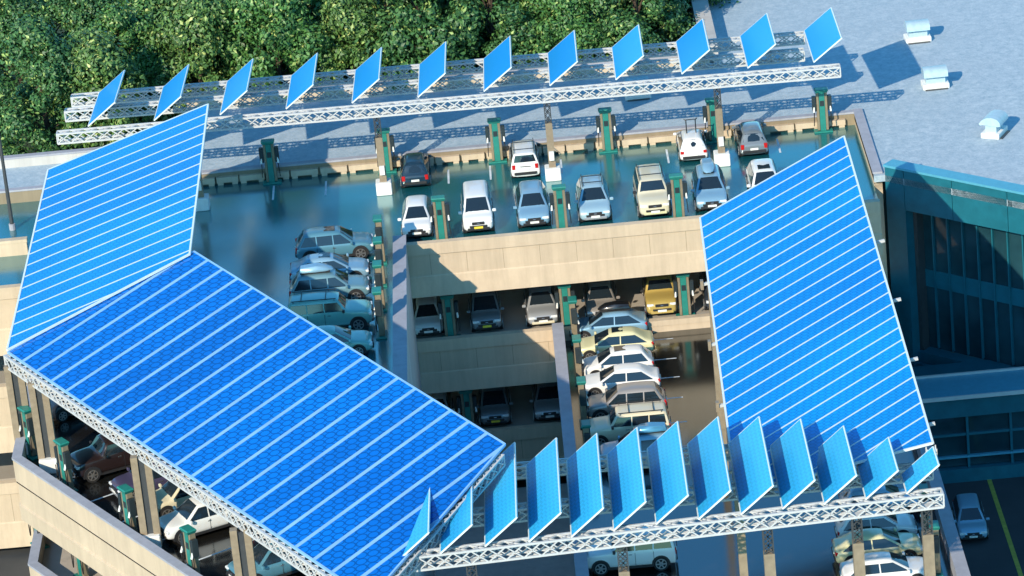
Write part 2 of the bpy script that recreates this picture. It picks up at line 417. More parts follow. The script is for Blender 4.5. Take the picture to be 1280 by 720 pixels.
# ---- the adjoining roof and its right hand block
XRB = atz(880, 20, ROOFZ).x
roof = MB(); roof.prism([(XL-14, YK+.38), (XE, YK+.38), (XE, RB), (-20, RB), (-20, RB-7), (XL-14, RB-7)], ROOFZ-.4, ROOFZ)
RG0 = atz(1105, 205, ROOFZ+.7); RG1 = atz(1280, 240, ROOFZ+.7)
gd = Vector((RG1.x-RG0.x, RG1.y-RG0.y, 0)).normalized(); gn = Vector((gd.y, -gd.x, 0))
if gn.y > 0: gn = -gn
RGe = RG0+gd*12
roof.prism([(XE+.004, RG0.y), (RG0.x, RG0.y), (RGe.x, RGe.y), (130, RGe.y), (130, 140), (XRB, 140), (XRB, RB+.004), (XE+.004, RB+.004)], ROOFZ-.4, ROOFZ)
struct('roof_deck', roof, 'roof')
wallbox('building_wall', 'beige wall of the adjoining building beside the right canopy', (XE+.003, RG0.y+.3, ZS), (XE+.5, YK, ROOFZ-.41), 'beige_concrete')
capwall('low beige parapet along the rear edge of the blue grey roof', (-20, RB, ROOFZ-3), (XRB-.3, RB+.45, ROOFZ+.75), 'beige_concrete', 'grey_parapet')
capwall('pale ledge at the rear of the roof on the far left', (XL-14, RB-7.4, ROOFZ-3), (-20.3, RB-7.0, ROOFZ+.7), 'pale_concrete', 'grey_parapet')
capwall('pale parapet running back along the left edge of the large roof', (XRB-.7, RB+.5, ROOFZ-5), (XRB+.3, 140, ROOFZ+1.0), 'pale_concrete', 'pale_concrete')
mb = capwall('grey topped edge wall between the roof and the right end of the top deck', (XE+.004, RG0.y+.3, -.3), (XE+.5, YK+.38, ROOFZ+.14), 'beige_concrete', 'grey_parapet')

# ---- vents on the roof
def vent_proto():
    o = thing('roof_vent', '', 'roof vent', (0, 0, 0), 0, 'vents on the large roof')
    MB().cbox((0, 0, .17), (1.65, 1.15, .34), .03).build('kerb_base', 'white_block', o)
    MB().bbox((-.6, -.35, .34), (.6, .35, .8)).build('pedestal', 'vent_metal', o)
    pr = [(.66, .82), (.62, 1.05), (.45, 1.24), (.15, 1.33), (-.2, 1.30), (-.5, 1.14), (-.7, .9)]
    MB().extr([(-y, z) for y, z in pr]+[(.62, .80), (.45, .84), (-.5, .78)], -.75, .75).build('hood', 'vent_metal', o, smooth=40)
    MB().bbox((-.7, -.75, .02), (.7, -.6, .06)).build('flashing', 'dark_steel', o)
    return o
V = vent_proto()
for i, (px, py, rz, lab) in enumerate([(1147, 50, .04, 'pale hooded roof vent nearest the top edge of the large roof'), (1169, 108, .03, 'pale hooded roof vent in the middle of the roof, between two others'),
                                       (1243, 168, 1.1, 'turned hooded roof vent close to the teal glass building'), (797, 121, .03, 'roof vent half hidden behind the white rear truss')]):
    p = atz(px, py, ROOFZ)
    if i == 0: move_first(V, p, rz, lab)
    else: dup(V, p, rz, lab)

# ---- glass building on the right
gb = thing('glass_building', 'dark teal glass fronted building beside the road on the right', 'building', (RG0.x, RG0.y, ZS))
def gbox(name, mat, u0, u1, n0, n1, z0, z1):       # u along the facade, n outwards
    P = []
    for z in (z0, z1):
        P.append([RG0+gd*u+gn*n for u, n in ((u0, n0), (u1, n0), (u1, n1), (u0, n1))])
    ring = lambda L, z: [Vector((p.x, p.y, z)) for p in L]
    return MB().loft([ring(P[0], z0), ring(P[1], z1)], True).build(name, mat, gb, gb.location)
zt = ROOFZ+.7; zb = zt-13.2
gbox('coping', 'pale_teal', 0, 12, -.9, .12, zt-.14, zt)
k = 0
edges = [0.004, 1.35, 4.75, 8.6, 12.0]
for a, b in zip(edges, edges[1:]): gbox('cladding_panel', 'shaded_teal_clad', a+.02, b-.02, -.75, .0, zt-2.7, zt-.145)
gbox('pier', 'shaded_teal_clad', .004, 1.35, -.75, -.02, zb, zt-2.705)
gbox('pier', 'shaded_teal_clad', -.002, 1.0, -3.4, -.76, zb, zt-2.0)
gbox('reveal', 'dark_steel', 1.352, 1.6, -1.6, -.76, zb, zt-2.75)
gbox('glass_wall', 'facade_glass', 1.602, 12, -1.5, -1.4, zb+1.2, zt-2.71)
for i in range(9): gbox('mullion', 'shaded_teal_clad', 2.3+i*1.06, 2.38+i*1.06, -1.398, -1.22, zb+1.3, zt-2.71)
gbox('floor_band', 'shaded_teal_clad', 1.602, 12, -1.396, -1.34, zb+5.2, zb+6.3)
gbox('sill', 'shaded_teal_clad', 1.352, 12, -1.5, -.5, zb+.5, zb+1.19)
gbox('base_wall', 'shaded_teal_clad', .004, 12, -1.6, -.3, zb-1.0, zb+.49)
# low block with a canopy roof, along the road
YB = atz(1200, 603, ZS).y; ztop = aty(1200, 492, YB).z
print('YB', YB, 'ztop', ztop)
lb = thing('road_side_block', 'low teal block with a white edged canopy and dark glazing along the road', 'building', (30, YB, ZS))
def lbox(name, mat, a, b): return MB().bbox(a, b).build(name, mat, lb, lb.location)
lbox('canopy_roof', 'pale_teal', (XE+.6, YB-.3, ztop-.25), (70, YB+2.6, ztop))
lbox('canopy_edge', 'white_steel', (XE+.6, YB-.42, ztop-.2), (70, YB-.303, ztop+.03))
lbox('canopy_edge', 'white_steel', (XE+.6, YB+2.55, ztop+.004), (70, YB+2.7, ztop+.14))
lbox('fascia_board', 'shaded_teal_clad', (XE+.6, YB-.02, ztop-1.5), (70, YB+.3, ztop-.252))
lbox('glazing', 'facade_glass', (XE+.6, YB+.4, ZS+.9), (70, YB+.5, ztop-1.3))
for i in range(13): lbox('mullion', 'shaded_teal_clad', (XE+1.3+i*2.55, YB+.2, ZS+.5), (XE+1.45+i*2.55, YB+.39, ztop-1.5))
lbox('transom', 'shaded_teal_clad', (XE+.6, YB+.22, ZS+2.9), (70, YB+.38, ZS+3.05))
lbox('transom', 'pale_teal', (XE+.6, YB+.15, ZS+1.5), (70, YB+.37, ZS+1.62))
lbox('plinth', 'shaded_teal_clad', (XE+.6, YB, ZS), (70, YB+.6, ZS+.85))
lbox('rear_wall', 'shaded_teal_clad', (XE+.6, YB+2.75, ZS), (70, YB+5, ztop-.26))

# ---- parking lines
ln = MB()
def line(x0, y0, x1, y1, z, w=.12):
    a = Vector((x0, y0, z+.005)); b = Vector((x1, y1, z+.005)); d = (b-a).normalized(); s = Vector((-d.y, d.x, 0))*w/2
    ln.add([a-s, b-s, b+s, a+s], [(0, 1, 2, 3)])

# ------------------------------------------------------------------ trusses
def truss(label, a, b, w=.55, h=.6, cell=.82, r=.05, group='white lattice trusses', mat='white_steel'):
    a = Vector(a); b = Vector(b); L = (b-a).length; d = (b-a)/L; s = Vector((-d.y, d.x, 0)).normalized(); up = Vector((0, 0, 1))
    o = thing('lattice_truss', label, 'truss', (a+b)/2, 0, group)
    C = {}
    for i, (p, q) in enumerate(((-1, -1), (1, -1), (1, 1), (-1, 1))):
        off = s*(p*w/2)+up*(q*h/2); C[i] = off
        MB().bar(a+off, b+off, r*1.45, 4).build('chord', mat, o, o.location)
    n = max(2, round(L/cell)); web = MB()
    for k in range(n):
        p = a+d*(L*k/n); q = a+d*(L*(k+1)/n)
        for i, j in ((0, 1), (1, 2), (2, 3), (3, 0)):
            web.bar(p+C[i], q+C[j], r*.8, 4); web.bar(p+C[j], q+C[i], r*.8, 4)
    for e in (a, b):
        for i, j in ((0, 1), (1, 2), (2, 3), (3, 0)): web.bar(e+C[i], e+C[j], r, 4)
    web.build('lattice', mat, o, o.location)
    return o

ZT = 5.35
tA = atz(72, 172, ZT); tB = atz(1050, 88, ZT)
ty = (tA.y+tB.y)/2
truss('long white lattice truss nearest the top deck, under the rear fins', (tA.x, tA.y, ZT), (tB.x, tB.y, ZT))
bA = atz(82, 144, ZT-.4); bB = atz(1005, 68, ZT-.4)
truss('white lattice truss running under the middle of the rear blue fins', bA, bB)
cA = atz(90, 126, ZT-.75); cB = atz(1005, 47, ZT-.75)
truss('rearmost white lattice truss against the trees', cA, cB)
ZF = 5.35
fA = atz(500, 704, ZF); fB = atz(1178, 622, ZF)
truss('white lattice truss nearest the camera, below the front row of blue fins', fA, fB, .6, .66)
gA = atz(560, 650, ZF-.5); gB = atz(1165, 588, ZF-.5)
truss('white lattice truss hidden behind the middle of the front blue fins', gA, gB, .6, .6)
hA = atz(628, 590, ZF-1.05); hB = atz(1150, 545, ZF-1.05)
truss('far white lattice truss behind the front blue fins', hA, hB, .5, .55)

def post(label, x, y, z0, z1, group, double=False, block=True, w=.42):
    o = thing('truss_post', label, 'post', (x, y, z0), 0, group)
    if double:
        for s in (-1, 1): MB().bbox((s*.33-.17, -.2, .55), (s*.33+.17, .2, z1-z0)).build('shaft', 'tan_steel', o)
        MB().bbox((-.16, -.1, .6), (.16, .1, z1-z0-.2)).build('web_plate', 'dark_steel', o)
    else:
        MB().bbox((-w/2, -w/2, .0 if not block else .55), (w/2, w/2, z1-z0-1.35)).build('shaft', 'tan_steel', o)
        lat = MB(); q = w/2-.03
        for sx in (-1, 1):
            for sy in (-1, 1): lat.bar((sx*q, sy*q, z1-z0-1.4), (sx*q, sy*q, z1-z0), .035)
        for k in range(3):
            za = z1-z0-1.35+k*.45
            for sy in (-1, 1): lat.bar((-q, sy*q, za), (q, sy*q, za+.45), .03); lat.bar((q, sy*q, za), (-q, sy*q, za+.45), .03)
            for sx in (-1, 1): lat.bar((sx*q, -q, za), (sx*q, q, za+.45), .03)
        lat.build('lattice_head', 'dark_steel', o)
        MB().bbox((-w/2-.05, -w/2-.05, z1-z0-.02), (w/2+.05, w/2+.05, z1-z0+.06)).build('head_plate', 'white_steel', o)
    if block: MB().cbox((0, 0, .4), (.95, .95, .8), .04).build('base_block', 'white_block', o)
    MB().box((0, -w/2-.12, 1.6), (.3, .18, .55)).build('control_box', 'white_block', o) if (block and not double) else None
    return o
names = ['beside the left canopy corner', 'left of the dark car in the rear row', 'beside the white pickup in the rear row', 'right of the white rear hatchback']
for (px, py), nm in zip([(254, 250), (481, 232), (691, 214), (901, 196)], names):
    p = atz(px, py, 0); yt = tA.y+(tB.y-tA.y)*(p.x-tA.x)/(tB.x-tA.x)
    print('post', px, p, yt)
    post('tan post on white block '+nm, p.x, yt-.05, 0, ZT-.35, 'posts of the rear truss')
for px, nm in [(587, 'at the left end of the front truss'), (775, 'in front of the white off roader below the front truss'), (957, 'below the middle of the front truss'), (1069, 'in front of the cars parked at the bottom right'), (1157, 'at the right end of the front truss by the road wall')]:
    t_ = (px-500)/678; p = fA+(fB-fA)*t_
    post('tall tan steel post '+nm, p.x, p.y, ZR, ZF-.36, 'posts of the front truss', block=False, w=.5)

# ------------------------------------------------------------------ solar canopies
def clip(poly, axis, lo, hi):
    def cut(P, val, keep_ge):
        out = []
        for i in range(len(P)):
            a, b = P[i], P[(i+1) % len(P)]
            ia = (a[axis] >= val) == keep_ge or a[axis] == val; ib = (b[axis] >= val) == keep_ge or b[axis] == val
            if ia: out.append(a)
            if ia != ib:
                t = (val-a[axis])/(b[axis]-a[axis]); out.append((a[0]+(b[0]-a[0])*t, a[1]+(b[1]-a[1])*t))
        return out
    P = cut(poly, lo, True)
    return cut(P, hi, False) if P else P
def canopy(label, corners, plane_p, plane_n, sdir_px, row, mat, stripe, offset=0.0, frame='seam_white'):
    n = plane_n.normalized()
    W = [atplane(px, py, plane_p, n) for px, py in corners]
    s0 = atplane(*sdir_px[0], plane_p, n); s1 = atplane(*sdir_px[1], plane_p, n)
    e1 = (s1-s0).normalized(); e2 = n.cross(e1)
    cen = sum(W, Vector())/len(W)
    o = bpy.data.objects.new('solar_canopy', None); COL.objects.link(o); tag(o, label, 'solar canopy', 'striped solar canopies')
    Mx = Matrix((e1, e2, n)).transposed().to_4x4(); Mx.translation = cen; o.matrix_world = Mx
    P = [((w-cen).dot(e1), (w-cen).dot(e2)) for w in W]
    area = sum(P[i][0]*P[(i+1) % len(P)][1]-P[(i+1) % len(P)][0]*P[i][1] for i in range(len(P)))
    if area < 0: P.reverse()
    y0 = min(p[1] for p in P); y1 = max(p[1] for p in P); nrow = max(1, round((y1-y0)/row)); st = (y1-y0)/nrow
    for k in range(nrow):
        a = y0+k*st; b = a+st
        q = clip(P, 1, a+.012, b-.012)
        if len(q) >= 3: MB().prism(q, -.07, 0).build('panel_row', mat, o)
        if k:
            q = clip(P, 1, a-stripe/2, a+stripe/2)
            if len(q) >= 3: MB().prism(q, -.05, .012).build('joint_strip', frame, o)
    back = MB(); back.prism([(x*.985, y*.985) for x, y in P], -.16, -.075); back.build('backing_sheet', 'panel_back', o)
    fr = MB()
    for i in range(len(P)):
        a = Vector((*P[i], -.03)); b = Vector((*P[(i+1) % len(P)], -.03)); fr.bar(a, b, .075, 4)
    fr.build('edge_frame', frame, o)
    print(label[:30], [tuple(round(c, 1) for c in w) for w in W], 'rows', nrow)
    return o, W
TL_, TR_, TD_ = 10, 9, 8
zE = 5.75
nL = Vector((-math.sin(R(TL_)), 0, math.cos(R(TL_)))); pL = atz(10, 430, zE+.12)
nR = Vector((-math.sin(R(TR_)), 0, math.cos(R(TR_)))); pR = atz(876, 272, 5.0)
nD = Vector((nn.x*math.sin(R(TD_)), nn.y*math.sin(R(TD_)), math.cos(R(TD_)))); pD = atz(10, 440, zE)
LA, LW = canopy('azure left solar canopy with thin white stripes, above the far left deck', [(60, 212), (260, 130), (237, 317), (9, 437)], pL, nL, [(60, 212), (260, 130)], 1.5, M['panel_azure'], .12)
DA, DW = canopy('big deep blue slanted solar canopy with broad pale stripes and printed cells', [(10, 440), (64, 410), (242, 314), (631, 555), (462, 748)], pD, nD, [(26.7, 438.3), (143.3, 363.3)], 1.62, M['panel_deep'], .24, frame='seam_blue')
RA, RW = canopy('azure right solar canopy with many thin white stripes, beside the teal building', [(875, 272), (1055, 170), (1166, 553), (1070, 578), (921, 620)], pR, nR, [(875, 272), (1055, 170)], 1.2, M['panel_azure'], .1)

# lattice edge truss under the slanted canopy, and posts
dA, dB = DW[0].copy(), DW[4].copy()
dA = dA+Vector((0, 0, -.45)); dB = dB+Vector((0, 0, -.45))
truss('white lattice edge truss under the front edge of the deep blue slanted canopy', dA, dB, .5, .62, .62, .05)
eA = DW[3]+Vector((0, 0, -.5)); eB = DW[4]+Vector((0, 0, -.5))
truss('white lattice truss under the right edge of the deep blue canopy', eA+(eB-eA)*.04, eA+(eB-eA)*.97, .4, .5, .7, .045)
# vertical lattice mast at the corner of the right canopy
mast = thing('corner_mast', 'white zigzag lattice mast holding the lower right corner of the right canopy', 'post', (RW[2].x-.1, RW[2].y-.1, ZF))
mb = MB(); z1 = RW[2].z-ZF-.2
for sx in (-.22, .22):
    for sy in (-.22, .22): mb.bar((sx, sy, -.3), (sx, sy, z1), .045)
k = 0; z = -.3
while z < z1-.3:
    for s in (-.22, .22): mb.bar((-.22*(-1)**k, s, z), (.22*(-1)**k, s, z+.32), .045); mb.bar((s, -.22*(-1)**k, z), (s, .22*(-1)**k, z+.32), .045)
    z += .32; k += 1
mb.build('lattice', 'white_steel', mast)
# purlins under the right canopy
pt = atz
for k, (y, lab) in enumerate(zip((293, 366, 440, 521), ('highest', 'second highest', 'third', 'lowest'))):
    xr = {293: 1098, 366: 1118, 440: 1139, 521: 1160}[y]
    e = atplane(xr, y+2, pR, nR); lx = RW[0].x + (RW[4].x-RW[0].x)*(RW[0].y-e.y)/(RW[0].y-RW[4].y) - .35
    dz = lambda x: pR.z + (x-pR.x)*math.tan(R(TR_)) - .34
    a = Vector((lx, e.y, dz(lx))); b = Vector((e.x+.32, e.y, dz(e.x+.32)))
    o = thing('canopy_beam', lab+' pale beam sticking out from under the right canopy', 'beam', (a+b)/2, 0, 'beams under the right canopy')
    MB().bar(a, b, .1, 4).build('beam_body', 'white_steel', o, o.location); MB().box(a, (.16, .3, .5)).build('end_plate', 'tan_steel', o, o.location)
    if k in (0, 3):
        MB().bbox((a.x+.3, a.y-.2, ZR), (a.x+.7, a.y+.2, a.z)).build('shaft', 'tan_steel', o, o.location)
# posts below the slanted canopy
for (px, py), nm in zip([(33, 566), (63, 588), (191, 684), (315, 778)], ['at the left corner of the top deck', 'second from the left corner, beside a green charger', 'beside the white hatchback under the slanted canopy', 'at the bottom edge in front of the dark grey car']):
    p = atz(px, py, 0)
    t_ = ((p-dA).dot((dB-dA).normalized()))/(dB-dA).length; zt_ = (dA+(dB-dA)*max(0, min(1, t_))).z+.1
    q = dA+(dB-dA)*t_
    post('paired tan post '+nm, p.x, p.y, 0, zt_-.3 if (Vector((q.x-p.x, q.y-p.y, 0)).length < .5) else 5.3, 'paired posts under the slanted canopy', double=True)
p = LW[0]
post('tan post under the upper left corner of the left canopy', p.x+.8, p.y-1.5, 0, p.z, 'posts of the rear truss')

# ------------------------------------------------------------------ tilted fins
def fin(label, p, w, L, tilt, dip, mat, group):
    o = bpy.data.objects.new('solar_fin', None); COL.objects.link(o); tag(o, label, 'solar fin', group)
    ey = Vector((.012, math.cos(R(dip)), -math.sin(R(dip)))).normalized(); ex = Vector((math.cos(R(tilt)), 0, math.sin(R(tilt))))
    ex = (ex-ey*ex.dot(ey)).normalized(); n = ex.cross(ey)
    Mx = Matrix((ex, ey, n)).transposed().to_4x4(); Mx.translation = p; o.matrix_world = Mx
    MB().bbox((.04, .04, -.05), (w-.04, L-.04, 0)).build('panel', mat, o)
    MB().bbox((.03, .03, -.09), (w-.03, L-.03, -.055)).build('backing_sheet', 'panel_back', o)
    fr = MB()
    for a, b in (((0, 0), (w, 0)), ((w, 0), (w, L)), ((w, L), (0, L)), ((0, L), (0, 0))): fr.bar((*a, -.035), (*b, -.035), .05, 4)
    fr.build('edge_frame', 'seam_white', o)
    return o
ords = ['first', 'second', 'third', 'fourth', 'fifth', 'sixth', 'seventh', 'eighth', 'ninth', 'tenth', 'eleventh', 'twelfth', 'thirteenth']
for k in range(12):
    px = 110+(1017-110)*k/11.0; py = 157+(77-157)*k/11.0
    p = atz(px, py, ZT+.42)
    fin('%s blue tilted fin from the left in the rear row' % ords[k], p, 2.2, 7.3, 37, 4, M['panel_sky'], 'tilted solar fins over the rear truss')
FL = [(496, 701), (550, 691), (606, 682), (661, 676), (714, 670), (767, 662), (820, 654), (873, 648), (926, 642), (978, 635), (1030, 629), (1082, 623), (1133, 616)]
for k, (px, py) in enumerate(FL):
    p = atz(px, py, ZF+.45)
    fin('%s light blue tilted fin from the left in the front row' % ords[k], p, 2.0, 9.9 if k < 8 else (9.3, 8.2, 6.6, 4.4, 2.4)[k-8], 39, 4.5, M['panel_cyan'], 'tilted solar fins over the front truss')

# ------------------------------------------------------------------ chargers
def charger_proto(h=2.75):
    o = thing('charging_station', '', 'charger')
    MB().cbox((0, 0, .05), (1.15, .62, .1), .02).build('base_plate', 'charger_green', o)
    for s in (-1, 1): MB().cbox((s*.26, .04, h/2), (.16, .34, h-.25), .02).build('side_rail', 'charger_tan', o)
    MB().bbox((-.17, -.14, .1), (.17, .16, h-.15)).build('front_panel', 'charger_green', o)
    MB().bbox((-.13, -.155, h*.62), (.13, -.142, h*.62+.35)).build('screen', 'charger_dark', o)
    MB().loft([[(-.34, -.2, h-.16), (.34, -.2, h-.16), (.34, .22, h-.16), (-.34, .22, h-.16)], [(-.42, -.27, h), (.42, -.27, h), (.42, .27, h), (-.42, .27, h)], [(-.37, -.23, h+.06), (.37, -.23, h+.06), (.37, .24, h+.06), (-.37, .24, h+.06)]], True).build('top_cap', 'charger_green', o)
    for s in (-1, 1):
        hd = MB().cbox((s*.48, -.02, h*.68), (.24, .36, .95), .03).build('holster', 'charger_dark', o)
        MB().bar((s*.5, -.14, h*.62), (s*.52, -.26, h*.5), .06, 6).build('plug', 'plate_white', hd)
        pts = [Vector((s*(.5+.05*math.sin(t*3.1)), -.26+.1*t, h*.5-1.0*math.sin(t*3.1416)*.9-.0*t)) for t in [i/8 for i in range(9)]]
        MB().tube(pts, .028, 5).build('cable', 'rubber', o)
    return o
CP = charger_proto(); first = [True]
def charger(p, rz, label, group):
    if first[0]: move_first(CP, p, rz, label); CP['group'] = group; first[0] = False; return CP
    c = dup(CP, p, rz, label); c['group'] = group; return c
GR = 'chargers along the rear kerb'
for px, lab in zip([340, 484, 622, 760, 893, 1029], ['alone at the left of the rear kerb', 'behind the second rear truss post', 'left of the white pickup', 'between the two white rear cars with empty bays', 'behind the post by the grey rear car', 'at the right end of the rear kerb']):
    x = aty(px, 222-(px-340)*.088, YK-.5).x
    charger((x, YK-.62, 0), 0, 'green charger on the rear kerb, '+lab, GR)
GF = 'chargers at the edge of the light well'
for (px, py), lab in zip([(553, 300), (703, 286), (849, 273)], ['between the white hatchback and the white van', 'left of the pale blue car with black roof rails', 'beside the cream bumpered off roader']):
    p = atz(px, py, 0); charger((p.x, YF+.85, 0), 0, 'green charger at the well edge, '+lab, GF)
for (px, py), lab in zip([(564, 420), (709, 402), (856, 388)], ['in shade beside the leftmost white car', 'above the end of the dividing wall', 'lit green, right of the gold off roader']):
    p = atz(px, py, Z1); charger((p.x, YF+.85, Z1), 0, 'charger one deck down, '+lab, 'chargers of the middle deck')
p = atz(587, 534, Z2); charger((p.x, YF+.85, Z2), 0, 'dark shaded charger two decks down beside the black van', 'chargers of the bottom deck')

# ------------------------------------------------------------------ cars
CARS = {
 'hatch': dict(L=4.2, W=1.80, H=1.56, hood=.93, belt=.92, cowl=1.12, rf=.28, rr=-1.45, rb=-1.90, tail=1.0, wr=.60),
 'sedan': dict(L=4.6, W=1.84, H=1.52, hood=.90, belt=.89, cowl=1.18, rf=.22, rr=-1.12, rb=-1.92, tail=1.02, wr=.58),
 'suv':   dict(L=4.6, W=1.90, H=1.74, hood=1.04, belt=1.02, cowl=1.14, rf=.36, rr=-1.70, rb=-2.12, tail=1.08, wr=.65),
 'offroad': dict(L=4.8, W=1.92, H=1.90, hood=1.20, belt=1.20, cowl=.95, rf=.55, rr=-2.2, rb=-2.32, tail=1.2, wr=.76),
 'van':   dict(L=4.6, W=1.82, H=1.95, hood=1.12, belt=1.12, cowl=1.45, rf=.70, rr=-2.05, rb=-2.22, tail=1.12, wr=.72),
}
def lerp(a, b, t): return a+(b-a)*t
def car(kind, col, p, heading, label, group, rack=False, box=None, sunroof=False, plate='plate_white', bumper=None, bikes=False, roofcol=None, glass='car_glass', scale=1.0, spare=False, name='parked_car'):
    c = CARS[kind]; L, W, Hh = c['L'], c['W'], c['H']; hw = W/2; z0 = .2 if kind in ('hatch', 'sedan') else .28
    rw = .31 if kind in ('hatch', 'sedan') else .37
    pm = PAINTS[col]; o = thing(name, label, 'car', p, heading, group); o.scale = (scale,)*3
    hood, belt, tail = c['hood'], c['belt'], c['tail']; wr = c['wr']
    ex = -L/2; fx = L/2
    wb = hw-.05
    def yside(z): return lerp(wb, wr, (z-belt)/(Hh-.07-belt))
    def sec(x, w, zb_, bl, zt, cabin):
        if cabin: yr = yside(zt-.07)
        else: yr = w-.12
        pts = [(w-.1, zb_), (w-.005, zb_+.13), (w+.012, (zb_+bl)*.5+.05), (w-.015, bl-.05), (w-.05 if not cabin else wb, bl)]
        pts += [(yr, zt-.07 if cabin else zt-.012), (max(.05, yr-.13), zt), (max(.03, yr-.13)*.45, zt+.022)]
        half = [Vector((x, y, z)) for y, z in pts]
        return half+[Vector((x, -v.y, v.z)) for v in reversed(half)]
    S = []
    S.append(sec(ex, hw*.86, z0+.2, tail-.22, tail-.19, False))
    S.append(sec(ex+.07, hw*.95, z0+.08, tail-.1, tail-.03, False))
    if c['rb'] > ex+.3:
        S.append(sec(ex+.22, hw*.985, z0+.02, belt-.02, tail, False))
    S.append(sec(c['rb'], hw, z0, belt, max(tail, belt+.05)+.02, True))
    S.append(sec(lerp(c['rb'], c['rr'], .85), hw, z0, belt, lerp(tail, Hh, .88), True))
    S.append(sec(c['rr'], hw, z0, belt, Hh-.03, True))
    S.append(sec(lerp(c['rr'], c['rf'], .35), hw, z0, belt, Hh+.02, True)); S.append(sec(lerp(c['rr'], c['rf'], .7), hw, z0, belt, Hh+.02, True))
    S.append(sec(c['rf'], hw, z0, belt, Hh-.04, True))
    S.append(sec(lerp(c['rf'], c['cowl'], .15), hw, z0, belt, lerp(Hh-.04, hood+.05, .12), True))
    S.append(sec(c['cowl'], hw, z0, belt-.005, hood+.07, True))
    S.append(sec(c['cowl']+.12, hw*.995, z0, belt-.01, hood+.03, False))
    S.append(sec(lerp(c['cowl'], fx, .65), hw*.98, z0+.02, belt-.05, hood-.02, False))
    S.append(sec(fx-.22, hw*.95, z0+.04, belt-.17, hood-.1, False))
    S.append(sec(fx-.08, hw*.88, z0+.06, belt-.26, hood-.2, False))
    S.append(sec(fx, hw*.74, z0+.12, belt-.36, hood-.32, False))
    bo = MB().loft(S, True).build('body', pm, o, smooth=60)
    md = bo.modifiers.new('rounding', 'SUBSURF'); md.levels = 1; md.render_levels = 1
    if roofcol:
        pass
    # side windows on the cabin's inclined side plane
    zt_ = Hh-.16; zb_ = belt+.05
    fA_ = lambda z: lerp(c['cowl'], c['rf'], (z-hood-.05)/(Hh-hood-.09))-.12      # slanted front edge
    rA_ = lambda z: lerp(c['rb'], c['rr'], (z-tail)/(Hh-tail))+.14
    xs_f, xs_r = (fA_(zb_), fA_(zt_)), (rA_(zb_), rA_(zt_))
    if kind in ('suv', 'offroad', 'van'): cuts = [.36, .68]
    else: cuts = [.48]
    bounds = [0]+cuts+[1]
    for s in (-1, 1):
        for a, b in zip(bounds, bounds[1:]):
            g = .035
            def X(t, top): return lerp(xs_f[1] if top else xs_f[0], xs_r[1] if top else xs_r[0], t)
            mid = lambda t, top: X(t, top) if t in (0, 1) else lerp(xs_f[0], xs_r[0], t)-.02*(1 if top else 0)
            q = [(mid(a, 0)-(g if a else 0), zb_), (mid(b, 0)+(g if b < 1 else 0), zb_), (mid(b, 1)+(g if b < 1 else 0), zt_), (mid(a, 1)-(g if a else 0), zt_)]
            r1 = [Vector((x, s*(yside(z)+.012), z)) for x, z in q]; r2 = [Vector((x, s*(yside(z)-.03), z)) for x, z in q]
            MB().loft([r2, r1], True).build('side_window', glass, o)
    def screen(name, xb, zb2, xt, zt2, inset_b, inset_t):
        b0, t0 = Vector((xb, 0, zb2)), Vector((xt, 0, zt2)); dv = (t0-b0); n = Vector((-dv.z, 0, dv.x)); n = n if (n.x > 0) == (xb > 0) else -n; n.normalize()
        P0, P1 = b0+dv*inset_b, b0+dv*inset_t
        yb, yt = yside(P0.z)-.13, yside(P1.z)-.15
        rows = []
        for q, y in ((P0, yb), (P1, yt)):
            rows.append([q+Vector((0, y*k, 0))+n*(.03-.022*abs(k)**2) for k in (-1, -.5, 0, .5, 1)])
        mb = MB(); m = len(rows[0]); vs = rows[0]+rows[1]; vs2 = [v-n*.08 for v in vs]
        fs = [(i, i+1, m+i+1, m+i) for i in range(m-1)]
        mb.add(vs, fs); mb.add(vs2, [tuple(reversed(f)) for f in fs])
        k = 2*m
        mb.f += [(0, m, k+m, k), (m-1, k+m-1, k+2*m-1, 2*m-1)]+[(i, k+i, k+i+1, i+1) for i in range(m-1)]+[(m+i, m+i+1, k+m+i+1, k+m+i) for i in range(m-1)]
        return mb.build(name, glass, o, smooth=30)
    screen('windshield', c['cowl'], hood+.075, c['rf'], Hh-.035, .06, .93)
    screen('rear_window', c['rb'], max(tail, belt+.05)+.02, c['rr'], Hh-.03, .1, .86)
    # wheels
    wx = (fx-.82, ex+.84)
    for x in wx:
        for s in (-1, 1):
            w = MB().cyl((x, s*(hw-.09), rw+.03), rw+.03, .23, 'y', 22).build('wheel', 'rubber', o, smooth=40)
            rm = MB().cyl((x, s*(hw+.03), rw+.03), rw*.3, .03, 'y', 10)
            for k in range(6):
                a = k*math.pi/3; rm.bar((x, s*(hw+.028), rw+.03), (x+math.cos(a)*rw*.74, s*(hw+.028), rw+.03+math.sin(a)*rw*.74), .045, 4)
            ring = [(x+math.cos(k*math.pi/9)*rw*.74, s*(hw+.026), rw+.03+math.sin(k*math.pi/9)*rw*.74) for k in range(19)]
            rm.tube(ring, .03, 4); rm.build('rim', 'rim', w)
    for x in wx:
        for s in (-1, 1):
            ar = MB(); cs = []
            for k in range(12):
                a_ = math.pi*(-.08+k*1.16/11); ri, ro = rw+.035, rw+.115; ca, sa = math.cos(a_), math.sin(a_)
                cs.append([(x+ca*r_, s*y_, rw+.03+sa*r_) for r_, y_ in ((ri, hw-.06), (ri, hw+.022), (ro, hw+.022), (ro, hw-.06))])
            ar.loft(cs, True).build('wheel_arch', 'black_plastic', o)
    MB().bbox((ex+.35, -hw+.12, z0-.05), (fx-.35, hw-.12, z0+.12)).build('underbody', 'black_plastic', o)
    for s in (-1, 1): MB().bbox((wx[1]+rw+.1, s*(hw-.03)-.03, z0-.01), (wx[0]-rw-.1, s*(hw-.03)+.03, z0+.11)).build('sill', 'black_plastic', o)
    # front
    bm_ = M['black_plastic'] if bumper is None else (PAINTS[bumper])
